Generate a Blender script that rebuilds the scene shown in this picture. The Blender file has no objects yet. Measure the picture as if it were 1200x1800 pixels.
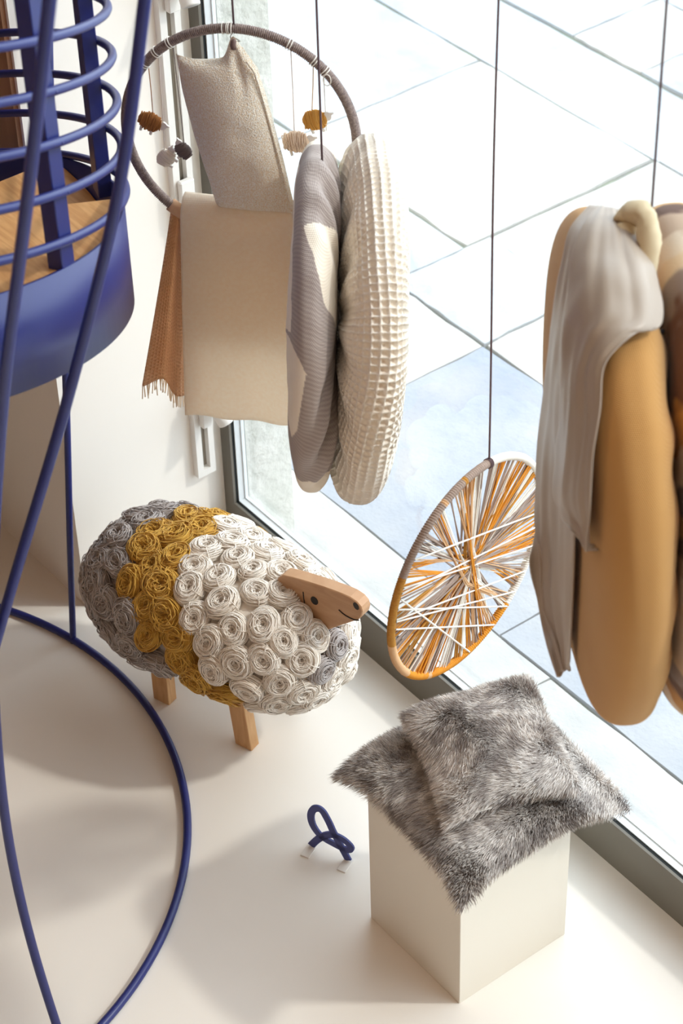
import bpy, math, random
import numpy as np
from mathutils import Vector, Matrix
random.seed(7); rng = np.random.default_rng(7)
scene = bpy.context.scene
COL = scene.collection

# ------------------------------------------------------------ camera
CAMP = np.array([4.943, -3.179, 5.0])
FW = np.array([-0.6158, 0.4563, -0.6427]); RT = np.array([0.6120, 0.7907, -0.0257]); UP = np.array([-0.4961, 0.4091, 0.7657])
cd = bpy.data.cameras.new('camera'); cam = bpy.data.objects.new('camera', cd); COL.objects.link(cam)
cd.sensor_fit = 'VERTICAL'; cd.sensor_height = 36.0; cd.sensor_width = 24.0
cd.lens = 3992.5 / 1800 * 36.0; cd.clip_start = .05; cd.clip_end = 100
m3 = Matrix([[RT[i], UP[i], -FW[i]] for i in range(3)])
u_, s_, v_ = np.linalg.svd(np.array(m3)); m3 = Matrix((u_ @ v_).tolist())
cam.matrix_world = Matrix.Translation(CAMP.tolist()) @ m3.to_4x4()
cd.dof.use_dof = True; cd.dof.focus_distance = 6.3; cd.dof.aperture_fstop = 4.5
scene.camera = cam

# ------------------------------------------------------------ light and exposure
wd = bpy.data.worlds.new('sky'); scene.world = wd; wd.use_nodes = True
bg = wd.node_tree.nodes['Background']; bg.inputs[0].default_value = (0.84, 0.92, 1.0, 1); bg.inputs[1].default_value = 1.65
sl = bpy.data.lights.new('sun', 'SUN'); so = bpy.data.objects.new('sun', sl); COL.objects.link(so)
sl.energy = .7; sl.angle = math.radians(3.5); sl.color = (1.0, 0.94, 0.86)
e_ = math.radians(43); sd = Vector((-.63 * math.cos(e_), -.77 * math.cos(e_), -math.sin(e_)))
so.rotation_euler = sd.to_track_quat('-Z', 'Y').to_euler(); so.location = (6, 8, 9)
def warm_fill(loc, size, power):  # warm overhead fill, added to stand in for unseen interior lamps
    l = bpy.data.lights.new('warm_fill', 'AREA'); l.shape = 'SQUARE'; l.size = size; l.energy = power; l.color = (1.0, .72, .50)
    o = bpy.data.objects.new('warm_fill', l); COL.objects.link(o); o.location = loc
warm_fill((4.6, -4.4, 6.3), 1.6, 21)
warm_fill((1.6, -4.6, 6.3), 1.6, 18)
scene.view_settings.view_transform = 'Standard'; scene.view_settings.look = 'None'
scene.view_settings.exposure = 1.12; scene.view_settings.gamma = 1.0
try: scene.view_settings.use_curve_mapping = False
except Exception: pass

# ------------------------------------------------------------ materials
MATS = {}
def srgb(r, g, b):
    f = lambda c: (c / 255 / 12.92) if c / 255 <= .04045 else ((c / 255 + .055) / 1.055) ** 2.4
    return (f(r), f(g), f(b), 1)
def mat(name, col, rough=.6, bump=None, var=None, spec=.3, metal=0, attr=None, sheen=0, trans=0, coat=0):
    """bump=(kind, scale, strength, distance); var=(scale, second colour, amount)"""
    m = bpy.data.materials.new(name); m.use_nodes = True; nt = m.node_tree; N = nt.nodes; L = nt.links
    b = N['Principled BSDF']; b.inputs['Base Color'].default_value = col; b.inputs['Roughness'].default_value = rough
    b.inputs['Specular IOR Level'].default_value = spec; b.inputs['Metallic'].default_value = metal
    if sheen: b.inputs['Sheen Weight'].default_value = sheen; b.inputs['Sheen Roughness'].default_value = .5
    if coat: b.inputs['Coat Weight'].default_value = coat; b.inputs['Coat Roughness'].default_value = .25
    tc = N.new('ShaderNodeTexCoord'); co = tc.outputs['Object']
    src = None
    if attr:
        a = N.new('ShaderNodeAttribute'); a.attribute_name = attr; src = a.outputs['Color']
        L.new(src, b.inputs['Base Color'])
    if var:
        sc, c2, amt = var[:3]
        nz = N.new('ShaderNodeTexNoise'); nz.inputs['Scale'].default_value = sc; nz.inputs['Detail'].default_value = 4
        if len(var) > 3:
            mp = N.new('ShaderNodeMapping'); mp.inputs['Scale'].default_value = var[3]; L.new(co, mp.inputs['Vector']); L.new(mp.outputs[0], nz.inputs['Vector'])
        else: L.new(co, nz.inputs['Vector'])
        rp = N.new('ShaderNodeMapRange'); rp.inputs[1].default_value = .35; rp.inputs[2].default_value = .65; rp.inputs[4].default_value = amt
        L.new(nz.outputs['Fac'], rp.inputs[0])
        mx = N.new('ShaderNodeMix'); mx.data_type = 'RGBA'; mx.inputs[6].default_value = col; mx.inputs[7].default_value = c2
        L.new(rp.outputs[0], mx.inputs[0])
        if src: L.new(src, mx.inputs[6])
        L.new(mx.outputs[2], b.inputs['Base Color'])
    if bump:
        kind, sc, st, di = bump
        if kind == 'noise':
            t = N.new('ShaderNodeTexNoise'); t.inputs['Scale'].default_value = sc; t.inputs['Detail'].default_value = 3; out = t.outputs['Fac']; L.new(co, t.inputs['Vector'])
        elif kind == 'voronoi':
            t = N.new('ShaderNodeTexVoronoi'); t.inputs['Scale'].default_value = sc; out = t.outputs['Distance']; L.new(co, t.inputs['Vector'])
        elif kind == 'weave':
            w1 = N.new('ShaderNodeTexWave'); w1.inputs['Scale'].default_value = sc; w1.bands_direction = 'Z'; L.new(co, w1.inputs['Vector'])
            w2 = N.new('ShaderNodeTexWave'); w2.inputs['Scale'].default_value = sc; w2.bands_direction = 'DIAGONAL'; L.new(co, w2.inputs['Vector'])
            ma = N.new('ShaderNodeMath'); ma.operation = 'ADD'; L.new(w1.outputs['Fac'], ma.inputs[0]); L.new(w2.outputs['Fac'], ma.inputs[1]); out = ma.outputs[0]
        elif kind == 'uvweave':
            w1 = N.new('ShaderNodeTexWave'); w1.inputs['Scale'].default_value = sc; w1.bands_direction = 'X'; L.new(tc.outputs['UV'], w1.inputs['Vector'])
            w2 = N.new('ShaderNodeTexWave'); w2.inputs['Scale'].default_value = sc; w2.bands_direction = 'Y'; L.new(tc.outputs['UV'], w2.inputs['Vector'])
            ma = N.new('ShaderNodeMath'); ma.operation = 'MAXIMUM'; L.new(w1.outputs['Fac'], ma.inputs[0]); L.new(w2.outputs['Fac'], ma.inputs[1]); out = ma.outputs[0]
        bp = N.new('ShaderNodeBump'); bp.inputs['Strength'].default_value = st; bp.inputs['Distance'].default_value = di
        L.new(out, bp.inputs['Height']); L.new(bp.outputs[0], b.inputs['Normal'])
    if trans:
        tl = N.new('ShaderNodeBsdfTranslucent'); ms = N.new('ShaderNodeMixShader'); ms.inputs[0].default_value = trans
        bc = b.inputs['Base Color']
        if bc.is_linked: L.new(bc.links[0].from_socket, tl.inputs[0])
        else: tl.inputs[0].default_value = col
        L.new(b.outputs[0], ms.inputs[1]); L.new(tl.outputs[0], ms.inputs[2]); L.new(ms.outputs[0], N['Material Output'].inputs[0])
    MATS[name] = m; return m
def wood(name, c1, c2, stretch, scale=7, rough=.45):
    m = bpy.data.materials.new(name); m.use_nodes = True; nt = m.node_tree; N = nt.nodes; L = nt.links; b = N['Principled BSDF']
    tc = N.new('ShaderNodeTexCoord'); mp = N.new('ShaderNodeMapping'); mp.inputs['Scale'].default_value = stretch
    nz = N.new('ShaderNodeTexNoise'); nz.inputs['Scale'].default_value = scale; nz.inputs['Detail'].default_value = 6; nz.inputs['Distortion'].default_value = 1.2
    L.new(tc.outputs['Object'], mp.inputs[0]); L.new(mp.outputs[0], nz.inputs['Vector'])
    cr = N.new('ShaderNodeValToRGB'); cr.color_ramp.elements[0].position = .35; cr.color_ramp.elements[0].color = c2; cr.color_ramp.elements[1].position = .65; cr.color_ramp.elements[1].color = c1
    L.new(nz.outputs['Fac'], cr.inputs[0]); L.new(cr.outputs[0], b.inputs['Base Color']); b.inputs['Roughness'].default_value = rough
    MATS[name] = m; return m
def glass(name):
    m = bpy.data.materials.new(name); m.use_nodes = True; nt = m.node_tree; N = nt.nodes; L = nt.links
    N.remove(N['Principled BSDF']); out = N['Material Output']
    tr = N.new('ShaderNodeBsdfTransparent'); tr.inputs[0].default_value = (.95, .975, .98, 1)
    gl = N.new('ShaderNodeBsdfGlossy'); gl.inputs['Roughness'].default_value = .02
    ge = N.new('ShaderNodeNewGeometry'); dt = N.new('ShaderNodeVectorMath'); dt.operation = 'DOT_PRODUCT'; L.new(ge.outputs['Incoming'], dt.inputs[0]); L.new(ge.outputs['Normal'], dt.inputs[1])
    ab = N.new('ShaderNodeMath'); ab.operation = 'ABSOLUTE'; L.new(dt.outputs['Value'], ab.inputs[0])
    om = N.new('ShaderNodeMath'); om.operation = 'SUBTRACT'; om.inputs[0].default_value = 1; L.new(ab.outputs[0], om.inputs[1])
    pw = N.new('ShaderNodeMath'); pw.operation = 'POWER'; pw.inputs[1].default_value = 5; L.new(om.outputs[0], pw.inputs[0])
    fr = N.new('ShaderNodeMath'); fr.operation = 'MULTIPLY_ADD'; fr.inputs[1].default_value = .96; fr.inputs[2].default_value = .04; L.new(pw.outputs[0], fr.inputs[0])
    mx = N.new('ShaderNodeMixShader'); L.new(fr.outputs[0], mx.inputs[0]); L.new(tr.outputs[0], mx.inputs[1]); L.new(gl.outputs[0], mx.inputs[2]); L.new(mx.outputs[0], out.inputs[0])
    MATS[name] = m; return m

mat('plaster', srgb(250, 243, 234), .7, ('noise', 60, .05, .002))
mat('floor_resin', srgb(241, 235, 227), .38, ('noise', 3, .04, .01), (1.2, srgb(232, 225, 215), .5), spec=.35)
mat('ceiling_paint', srgb(190, 178, 164), .8)
mat('shop_wall', srgb(156, 136, 118), .8)
mat('frame_paint', srgb(112, 106, 96), .42, spec=.4)
mat('gasket', srgb(30, 33, 34), .6)
mat('aluminium', srgb(226, 230, 232), .35, spec=.5)
glass('pane_glass')
mat('stone_pale', srgb(180, 181, 182), .85, ('noise', 45, .35, .01), (4, srgb(158, 162, 168), .9))
mat('stone_warm', srgb(190, 186, 180), .85, ('noise', 45, .35, .01), (4, srgb(170, 168, 166), .9))
mat('stone_shade_tint', srgb(146, 152, 164), .8, ('noise', 45, .35, .01), (2.2, srgb(172, 171, 172), .9))  # blue-grey shadow and glass reflection painted into the stone colour
mat('joint_mortar', srgb(122, 122, 118), .95, ('noise', 80, .4, .01), (9, srgb(136, 146, 118), .6))
mat('facade_stone', srgb(206, 202, 194), .9, ('noise', 30, .5, .02), (8, srgb(184, 182, 172), .8))
mat('white_plastic', srgb(240, 236, 230), .4)
mat('slot_grey', srgb(150, 142, 130), .6)
mat('blue_paint', srgb(34, 42, 108), .38, spec=.5)
wood('oak', srgb(222, 172, 116), srgb(200, 146, 92), (1.2, 9, 9), 5)
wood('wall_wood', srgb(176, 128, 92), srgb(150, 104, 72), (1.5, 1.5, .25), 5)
wood('pine', srgb(220, 174, 122), srgb(204, 152, 100), (7, 7, 1.1), 6, .5)
wood('beech', srgb(206, 162, 122), srgb(194, 148, 108), (1.2, 1.2, 7), 5, .5)
mat('ink', srgb(52, 48, 46), .6)
mat('yarn_white', srgb(250, 242, 232), .9, ('noise', 900, .5, .001), (14, srgb(240, 226, 210), .7), sheen=.2)
mat('yarn_mustard', srgb(218, 172, 78), .9, ('noise', 900, .5, .001), (12, srgb(196, 146, 58), .8), sheen=.2)
mat('yarn_grey', srgb(190, 180, 176), .9, ('noise', 900, .5, .001), (12, srgb(166, 156, 152), .8), sheen=.2)
mat('yarn_taupe', srgb(170, 150, 138), .9, ('noise', 500, .5, .001))
mat('yarn_orange', srgb(232, 158, 56), .9, ('noise', 700, .5, .001), (20, srgb(210, 130, 40), .7))
mat('yarn_ochre', srgb(196, 140, 64), .9, ('noise', 700, .5, .001))
mat('yarn_peach', srgb(226, 182, 138), .9, ('noise', 700, .5, .001))
mat('yarn_cream', srgb(246, 240, 230), .9, ('noise', 700, .5, .001))
mat('yarn_beige', srgb(244, 222, 200), .9, ('noise', 700, .5, .001))
mat('yarn_gold', srgb(214, 158, 78), .9, ('noise', 700, .5, .001))
mat('yarn_brown', srgb(176, 118, 66), .9, ('noise', 700, .5, .001))
mat('yarn_charcoal', srgb(128, 116, 112), .9, ('noise', 700, .5, .001))
mat('hoop_yarn', srgb(158, 142, 134), .95, ('noise', 500, .6, .002), (160, srgb(120, 104, 102), .8))
mat('felt_white', srgb(236, 230, 224), .95)
mat('cord_purple', srgb(104, 84, 88), .8)
mat('boucle', srgb(236, 210, 174), .95, ('noise', 300, 1.0, .006), (300, srgb(255, 250, 240), 1.0), sheen=.3)
mat('tan_leather', srgb(120, 98, 92), .6)
mat('wool_cream', srgb(248, 237, 221), .95, ('weave', 95, .35, .0015), (90, srgb(244, 226, 204), .5), sheen=.2, trans=.5)
mat('waffle_brown', srgb(246, 208, 172), .95, ('uvweave', 6.9, .9, .009), (6, srgb(236, 192, 152), .5), trans=.42)
mat('fringe_cream', srgb(252, 236, 214), .95, trans=.3)
mat('knit_pattern', (1, 1, 1, 1), .95, ('weave', 110, .4, .0015), attr='tint', sheen=.2)
mat('waffle_white', srgb(253, 245, 232), .92, ('noise', 400, .3, .001), sheen=.2)
mat('wool_mustard', srgb(200, 152, 92), .95, ('weave', 120, .4, .0015), (3, srgb(190, 138, 76), .6), sheen=.15)
mat('blanket_stripe', (1, 1, 1, 1), .95, ('noise', 300, .5, .002), attr='tint', sheen=.15)
mat('satin_taupe', srgb(186, 170, 154), .36, ('noise', 12, .1, .01), spec=.5, sheen=.1, trans=.15)
mat('cloth_cream', srgb(214, 196, 162), .7, ('noise', 60, .1, .004))
mat('black_clip', srgb(36, 34, 38), .4)
mat('fur', (1, 1, 1, 1), .55, attr='tint', spec=.25)
mat('fur_base', srgb(150, 138, 132), .95)
mat('label_white', srgb(238, 236, 230), .7)
mat('pedestal_white', srgb(232, 224, 210), .55)
mat('logo_blue', srgb(72, 78, 136), .45)

# ------------------------------------------------------------ mesh helpers
def empty(name, loc, label, cat, group=None):
    o = bpy.data.objects.new(name, None); COL.objects.link(o); o.location = loc; o.empty_display_size = .05
    o['label'] = label; o['category'] = cat
    if group: o['group'] = group
    return o
def root_loc(p):
    while p.parent: p = p.parent
    return np.array(p.location)
def make_mesh(name, V, F, m=None, smooth=True, uv=None):
    V = np.asarray(V, float); me = bpy.data.meshes.new(name)
    if isinstance(F, np.ndarray):
        n = F.shape[1]; me.vertices.add(len(V)); me.vertices.foreach_set('co', V.ravel())
        me.loops.add(F.size); me.loops.foreach_set('vertex_index', F.ravel().astype(np.int32))
        me.polygons.add(len(F)); me.polygons.foreach_set('loop_start', np.arange(0, F.size, n, dtype=np.int32))
        me.update(calc_edges=True)
    else:
        me.from_pydata(V.tolist(), [], F); me.update()
    if m: me.materials.append(MATS[m])
    if smooth: me.polygons.foreach_set('use_smooth', np.ones(len(me.polygons), bool))
    if uv is not None:
        l = me.uv_layers.new(name='UVMap'); idx = np.zeros(len(me.loops), np.int32); me.loops.foreach_get('vertex_index', idx)
        l.data.foreach_set('uv', np.asarray(uv, float)[idx].ravel())
    return me
def obj(name, V, F, m, parent=None, loc=(0, 0, 0), smooth=True, uv=None, label=None, cat=None, group=None, kind=None):
    """V in world coordinates; stored relative to the parent's root, or to loc for a top-level mesh"""
    base = root_loc(parent) if parent else np.array(loc, float)
    me = make_mesh(name, np.asarray(V, float) - base, F, m, smooth, uv)
    o = bpy.data.objects.new(name, me); COL.objects.link(o)
    if parent: o.parent = parent
    else: o.location = base
    if label: o['label'] = label
    if cat: o['category'] = cat
    if group: o['group'] = group
    if kind: o['kind'] = kind
    return o
def tint(o, cols):
    a = o.data.attributes.new('tint', 'FLOAT_COLOR', 'POINT'); c = np.ones((len(o.data.vertices), 4), np.float32); c[:, :3] = cols
    a.data.foreach_set('color', c.ravel())
def box(x0, x1, y0, y1, z0, z1, bev=0.0):
    if bev <= 0:
        V = [(x, y, z) for z in (z0, z1) for y in (y0, y1) for x in (x0, x1)]
        return np.array(V), [(0, 2, 3, 1), (4, 5, 7, 6), (0, 1, 5, 4), (2, 6, 7, 3), (0, 4, 6, 2), (1, 3, 7, 5)]
    b = bev; V = []
    def ring(x0, x1, y0, y1, z, c):
        return [(x0 + c, y0, z), (x1 - c, y0, z), (x1, y0 + c, z), (x1, y1 - c, z), (x1 - c, y1, z), (x0 + c, y1, z), (x0, y1 - c, z), (x0, y0 + c, z)]
    V += ring(x0 + b, x1 - b, y0 + b, y1 - b, z0, b * .5); V += ring(x0, x1, y0, y1, z0 + b, b); V += ring(x0, x1, y0, y1, z1 - b, b); V += ring(x0 + b, x1 - b, y0 + b, y1 - b, z1, b * .5)
    F = [tuple(range(7, -1, -1)), tuple(range(24, 32))]
    for k in range(3):
        for i in range(8): j = (i + 1) % 8; F.append((k * 8 + i, k * 8 + j, k * 8 + 8 + j, k * 8 + 8 + i))
    return np.array(V), F
def tube(P, r, n=8, closed=False, cap=True):
    P = np.asarray(P, float); m = len(P); r = np.broadcast_to(r, (m,)).astype(float)
    T = (np.roll(P, -1, 0) - np.roll(P, 1, 0)) if closed else np.gradient(P, axis=0)
    T /= np.linalg.norm(T, axis=1)[:, None] + 1e-12
    ref = np.array([0, 0, 1.]) if abs(T[0, 2]) < .9 else np.array([1., 0, 0])
    a = np.cross(T[0], ref); a /= np.linalg.norm(a); Ns = []
    for i in range(m):
        a = a - T[i] * (a @ T[i]); a /= np.linalg.norm(a) + 1e-12; Ns.append(a)
    Ns = np.array(Ns); Bs = np.cross(T, Ns); an = np.linspace(0, 2 * np.pi, n, endpoint=False)
    V = (P[:, None] + r[:, None, None] * (np.cos(an)[None, :, None] * Ns[:, None] + np.sin(an)[None, :, None] * Bs[:, None])).reshape(-1, 3)
    i = np.arange(m if closed else m - 1)[:, None]; j = np.arange(n)[None]
    a0 = i * n + j; a1 = i * n + (j + 1) % n; i2 = (i + 1) % m; b0 = i2 * n + j; b1 = i2 * n + (j + 1) % n
    F = np.stack([a0, a1, b1, b0], -1).reshape(-1, 4)
    if cap and not closed:
        F = [tuple(q) for q in F.tolist()] + [tuple(range(n - 1, -1, -1)), tuple(range((m - 1) * n, m * n))]
    return V, F
def join(parts):
    Vs, Fs, k = [], [], 0
    allnp = all(isinstance(F, np.ndarray) for _, F in parts)
    for V, F in parts:
        Vs.append(np.asarray(V)); 
        if allnp: Fs.append(F + k)
        else: Fs += [tuple(int(q) + k for q in f) for f in (F.tolist() if isinstance(F, np.ndarray) else F)]
        k += len(V)
    return np.concatenate(Vs), (np.concatenate(Fs) if allnp else Fs)
def gridF(a, b, ca=False, cb=False):
    i = np.arange(a if ca else a - 1)[:, None]; j = np.arange(b if cb else b - 1)[None]
    i2 = (i + 1) % a; j2 = (j + 1) % b
    return np.stack([i * b + j, i * b + j2, i2 * b + j2, i2 * b + j], -1).reshape(-1, 4)
def sheet(P, th):
    """grid of points -> closed sheet of thickness th"""
    a, b = P.shape[:2]; du = np.gradient(P, axis=0); dv = np.gradient(P, axis=1); n = np.cross(du, dv); n /= np.linalg.norm(n, axis=2)[..., None] + 1e-12
    V = np.concatenate([(P + n * th / 2).reshape(-1, 3), (P - n * th / 2).reshape(-1, 3)]); F = gridF(a, b); k = a * b
    F2 = F[:, ::-1] + k; E = []
    for i in range(a - 1):
        E += [(i * b, (i + 1) * b, k + (i + 1) * b, k + i * b), ((i + 1) * b - 1, k + (i + 1) * b - 1, k + (i + 2) * b - 1, (i + 2) * b - 1)]
    for j in range(b - 1):
        E += [(j, k + j, k + j + 1, j + 1), ((a - 1) * b + j, (a - 1) * b + j + 1, k + (a - 1) * b + j + 1, k + (a - 1) * b + j)]
    return V, np.concatenate([F, F2, np.array(E)])
def resample(G, na, nb):
    G = np.asarray(G, float)
    def cr(X, n):
        m = len(X); t = np.linspace(0, m - 1, n); i = np.clip(t.astype(int), 0, m - 2); f = (t - i).reshape(-1, *([1] * (X.ndim - 1)))
        g = lambda k: X[np.clip(k, 0, m - 1)]
        p0, p1, p2, p3 = g(i - 1), g(i), g(i + 1), g(i + 2)
        return .5 * ((2 * p1) + (-p0 + p2) * f + (2 * p0 - 5 * p1 + 4 * p2 - p3) * f ** 2 + (-p0 + 3 * p1 - 3 * p2 + p3) * f ** 3)
    return cr(cr(G, na).transpose(1, 0, 2), nb).transpose(1, 0, 2)
def vnoise(P, scale, seed=0):
    """smooth value noise on points"""
    P = np.asarray(P) * scale + 37.7 * (seed + 1); i = np.floor(P).astype(np.int64); f = P - i; f = f * f * (3 - 2 * f); out = 0
    for dx in (0, 1):
        for dy in (0, 1):
            for dz in (0, 1):
                h = ((i[..., 0] + dx) * 73856093) ^ ((i[..., 1] + dy) * 19349663) ^ ((i[..., 2] + dz) * 83492791) ^ (seed * 2654435761)
                h = (h ^ (h >> 13)) * 1274126177 & 0x7fffffff; v = (h % 100003) / 100003.0
                w = (f[..., 0] if dx else 1 - f[..., 0]) * (f[..., 1] if dy else 1 - f[..., 1]) * (f[..., 2] if dz else 1 - f[..., 2]); out = out + v * w
    return out
def struct(name, V, F, m, parent=None, smooth=False, label=None, cat=None):
    return obj(name, V, F, m, parent, smooth=smooth, kind=None if parent else 'structure', label=label, cat=cat)

# ------------------------------------------------------------ the room
ROOMX, ROOMY, ROOMZ = 7.0, -6.0, 6.5
struct('floor', *box(-4, ROOMX, ROOMY, .0, -.12, 0), 'floor_resin', label='pale cream poured resin floor of the shop window', cat='floor')
struct('wall_left', *box(-4, 0, -.571, .22, 0, ROOMZ), 'plaster', label='white plaster wall beside the shop window', cat='wall')
struct('wall_far', *box(-4.1, -4, ROOMY, -.571, 0, ROOMZ), 'shop_wall', label='plain plaster end wall behind the staircase', cat='wall')
struct('wall_back', *box(-4.1, ROOMX, ROOMY - .1, ROOMY, 0, ROOMZ), 'shop_wall', label='plain plaster wall behind the viewer', cat='wall')
struct('wall_right', *box(ROOMX, ROOMX + .1, ROOMY - .1, .2, 0, ROOMZ), 'shop_wall', label='plain plaster wall right of the window', cat='wall')
struct('ceiling', *box(-4.1, ROOMX + .1, ROOMY - .1, .2, ROOMZ, ROOMZ + .1), 'ceiling_paint', label='white ceiling above the shop window', cat='ceiling')
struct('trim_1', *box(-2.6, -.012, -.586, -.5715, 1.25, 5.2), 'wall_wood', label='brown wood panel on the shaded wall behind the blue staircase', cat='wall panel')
# window
win = bpy.data.objects.new('window_1', None); COL.objects.link(win); win['kind'] = 'structure'; win['label'] = 'tall shop window with grey frame and clear glass'; win['category'] = 'window'
XE, ZE = ROOMX, 6.0
def frame_piece(name, y0, y1, d, m):
    parts = [box(0, XE, y0, y1, 0, .17 + d), box(0, .052 + d, y0, y1, .17 + d, ZE), box(XE - .05, XE, y0, y1, .17 + d, ZE), box(0, XE, y0, y1, ZE, ZE + .5)]
    struct(name, *join(parts), m, win)
frame_piece('inner_frame', 0, .009, 0, 'frame_paint')
frame_piece('gasket', .009, .021, -.004, 'gasket')
frame_piece('outer_frame', .021, .044, .0, 'aluminium')
frame_piece('glazing_bead', .044, .056, .004, 'aluminium')
struct('glass_pane', *box(.05, XE - .04, .048, .052, .16, ZE + .05), 'pane_glass', win)
# outside
struct('facade_reveal', *box(-.5, .052, .062, .24, -.1, ZE + .5), 'facade_stone', label='grey stone reveal outside the window', cat='stone')
pav = obj('pavement', *box(-9, 9, .056, 12, -.2, -.095), 'joint_mortar', smooth=False, kind='structure', label='pale stone slab pavement outside the window', cat='pavement')
def slab(x0, x1, y0, y1, m, j=.005):
    if x1 - x0 < .05: return
    nx, ny = 9, 9; ex = rng.normal(0, .0035, (4, 9)); P = []
    tx = np.linspace(0, 1, nx); ty = np.linspace(0, 1, ny); dz = rng.uniform(-.006, .006); sx, sy = rng.uniform(-.004, .004, 2)
    V = []
    for a in range(nx):
        for b in range(ny):
            x = x0 + j + (x1 - x0 - 2 * j) * tx[a]; y = y0 + j + (y1 - y0 - 2 * j) * ty[b]
            if a == 0: x += ex[0, b]
            if a == nx - 1: x += ex[1, b]
            if b == 0: y += ex[2, a]
            if b == ny - 1: y += ex[3, a]
            edge = a in (0, nx - 1) or b in (0, ny - 1)
            V.append((x, y, -.078 + dz + sx * tx[a] + sy * ty[b] - (.004 if edge else 0)))
    V = np.array(V); k = nx * ny; W = V.copy(); W[:, 2] = -.096
    F = [tuple(q) for q in gridF(nx, ny)[:, ::-1].tolist()]
    per = [a * ny for a in range(nx)] + [(nx - 1) * ny + b for b in range(1, ny)] + [a * ny + ny - 1 for a in range(nx - 2, -1, -1)] + [b for b in range(ny - 2, 0, -1)]
    for i in range(len(per)): q, r = per[i], per[(i + 1) % len(per)]; F.append((q, r, r + k, q + k))
    o = obj('paving_slab', np.concatenate([V, W]), F, m, pav, smooth=False)
for i in range(7): slab(-3.2 + i * 1.45, -3.2 + (i + 1) * 1.45, .062, .44, 'stone_warm', .004)
rows = [(.44, 1.83, [-4.6, -3.3, -2.1, -.925]), (1.84, 2.87, [-4.6, -3.3, -2.05, -.925]), (1.955, 2.89, [-.92, .4, 1.8, 3.2]), (1.45, 1.955, [-.92, -.36, .9, 2.2, 3.6]), (.44, 1.45, [-.92, -.36, .9, 2.2, 3.6]),
        (2.88, 3.34, [-5, -3.4, -.9, .8, 2.5]), (3.345, 3.9, [-5.2, -3.2, -1.95, -1.5, -.3, 1.2]), (3.9, 4.7, [-5.5, -3.9, -2.7, -1.75, -.4, 1.2]), (4.7, 5.6, [-5.5, -4.2, -2.6, -1.2, .4]), (5.6, 6.6, [-5.5, -4, -2.4, -1])]
for y0, y1, xs in rows:
    for x0, x1 in zip(xs, xs[1:]):
        shade_tint = (y0 == .44 and x0 in (-.36, .9))  # slabs near the window that take the painted shadow tone
        slab(x0, x1, y0, y1, 'stone_shade_tint' if shade_tint else rng.choice(['stone_pale', 'stone_warm', 'stone_pale']))

# track light on the wall by the window
tr = empty('track_rail', (0, -.08, .32), 'white vertical lighting track on the wall beside the window frame', 'track')
parts = [box(0, .028, -.115, -.092, .32, 5.2), box(0, .028, -.066, -.045, .32, 5.2), box(0, .028, -.092, -.066, .32, .345)]
obj('rail', *join(parts), 'white_plastic', tr, smooth=False)
obj('slot', *box(0, .006, -.092, -.066, .345, 5.2), 'slot_grey', tr, smooth=False)
def spot(zc, label, tilt, roll):
    s = empty('spotlight', (.03, -.08, zc), label, 'spotlight', 'white spotlights on the wall track')
    obj('adapter', *box(.0285, .055, -.098, -.058, zc - .09, zc + .06, .004), 'white_plastic', s, smooth=False)
    d = np.array([.55, .55 * roll, -tilt]); d /= np.linalg.norm(d); c = np.array([.085, -.06, zc])
    obj('arm', *tube([[.05, -.078, zc], c], .008, 10), 'white_plastic', s)
    t = np.array([-.06, -.058, -.055, .0, .055, .06, .06, .03]); r = np.array([.004, .024, .027, .028, .028, .027, .022, .020])
    V, F = tube(c + d * t[:, None], r, 24)
    obj('lamp_body', V, F, 'white_plastic', s)
spot(.62, 'white cylinder spotlight half hidden below the beige throw', 1.0, .5)
spot(2.09, 'white cylinder spotlight at the top edge above the grey hoop', .75, -.2)
adz = empty('track_connector', (.0285, -.08, 1.33), 'small white connector block on the lighting track left of the pillow', 'connector')
obj('block', *box(.0285, .05, -.105, -.055, 1.33, 1.45, .004), 'white_plastic', adz, smooth=False)

# ------------------------------------------------------------ blue spiral staircase
CX, CY, R0 = .366, -1.818, 1.1477
st = empty('spiral_staircase', (CX, CY, 0), 'blue metal spiral staircase cage with oak treads and curved rods', 'staircase')
def cyl(az, r, z): a = np.radians(az); return np.stack([CX + r * np.cos(a), CY + r * np.sin(a), np.broadcast_to(z, np.shape(a))], -1)
az = np.linspace(0, 360, 181)[:-1]
obj('floor_ring', *tube(cyl(az, R0, .0125), .0125, 10, True), 'blue_paint', st)
def th(a): return a - 53.5
AZ = np.linspace(-70, 205, 140)
zb = 1.885 - .0071 * th(AZ); zt = 2.155 - .0067 * th(AZ)
Pb = np.stack([np.stack([cyl(AZ, R0 - .004, zb), cyl(AZ, R0 - .004, zt)], 1), ], 0)[0]
obj('stringer', *sheet(Pb, .008), 'blue_paint', st)
for k in range(8):
    obj('rail', *tube(cyl(AZ, R0 + .006, 2.20 + .118 * k - .0078 * th(AZ)), .0105, 10), 'blue_paint', st)
for a in (-48.4, -8.1, 32.2, 72.5, 112.8, 153.1):
    c = cyl(np.array([a]), R0 - .022, 0)[0]; r_ = np.radians(a); er = np.array([np.cos(r_), np.sin(r_), 0]); et = np.array([-er[1], er[0], 0])
    z0 = 2.155 - .0067 * th(a) - .035; z1 = 2.20 + .118 * 7 - .0078 * th(a) + .1
    V, F = box(-.018, .018, -.028, .028, z0, z1, .002); Vw = c + V[:, :1] * er + V[:, 1:2] * et + V[:, 2:] * np.array([0, 0, 1.])
    p = obj('baluster', Vw, F, 'blue_paint', st, smooth=False)
    for k in range(8):
        z = 2.20 + .118 * k - .0078 * th(a); q = cyl(np.array([a]), R0, z)[0]
        obj('bolt', *tube([q - er * .012, q + er * .017], .0035, 6), 'blue_paint', p)
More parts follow.
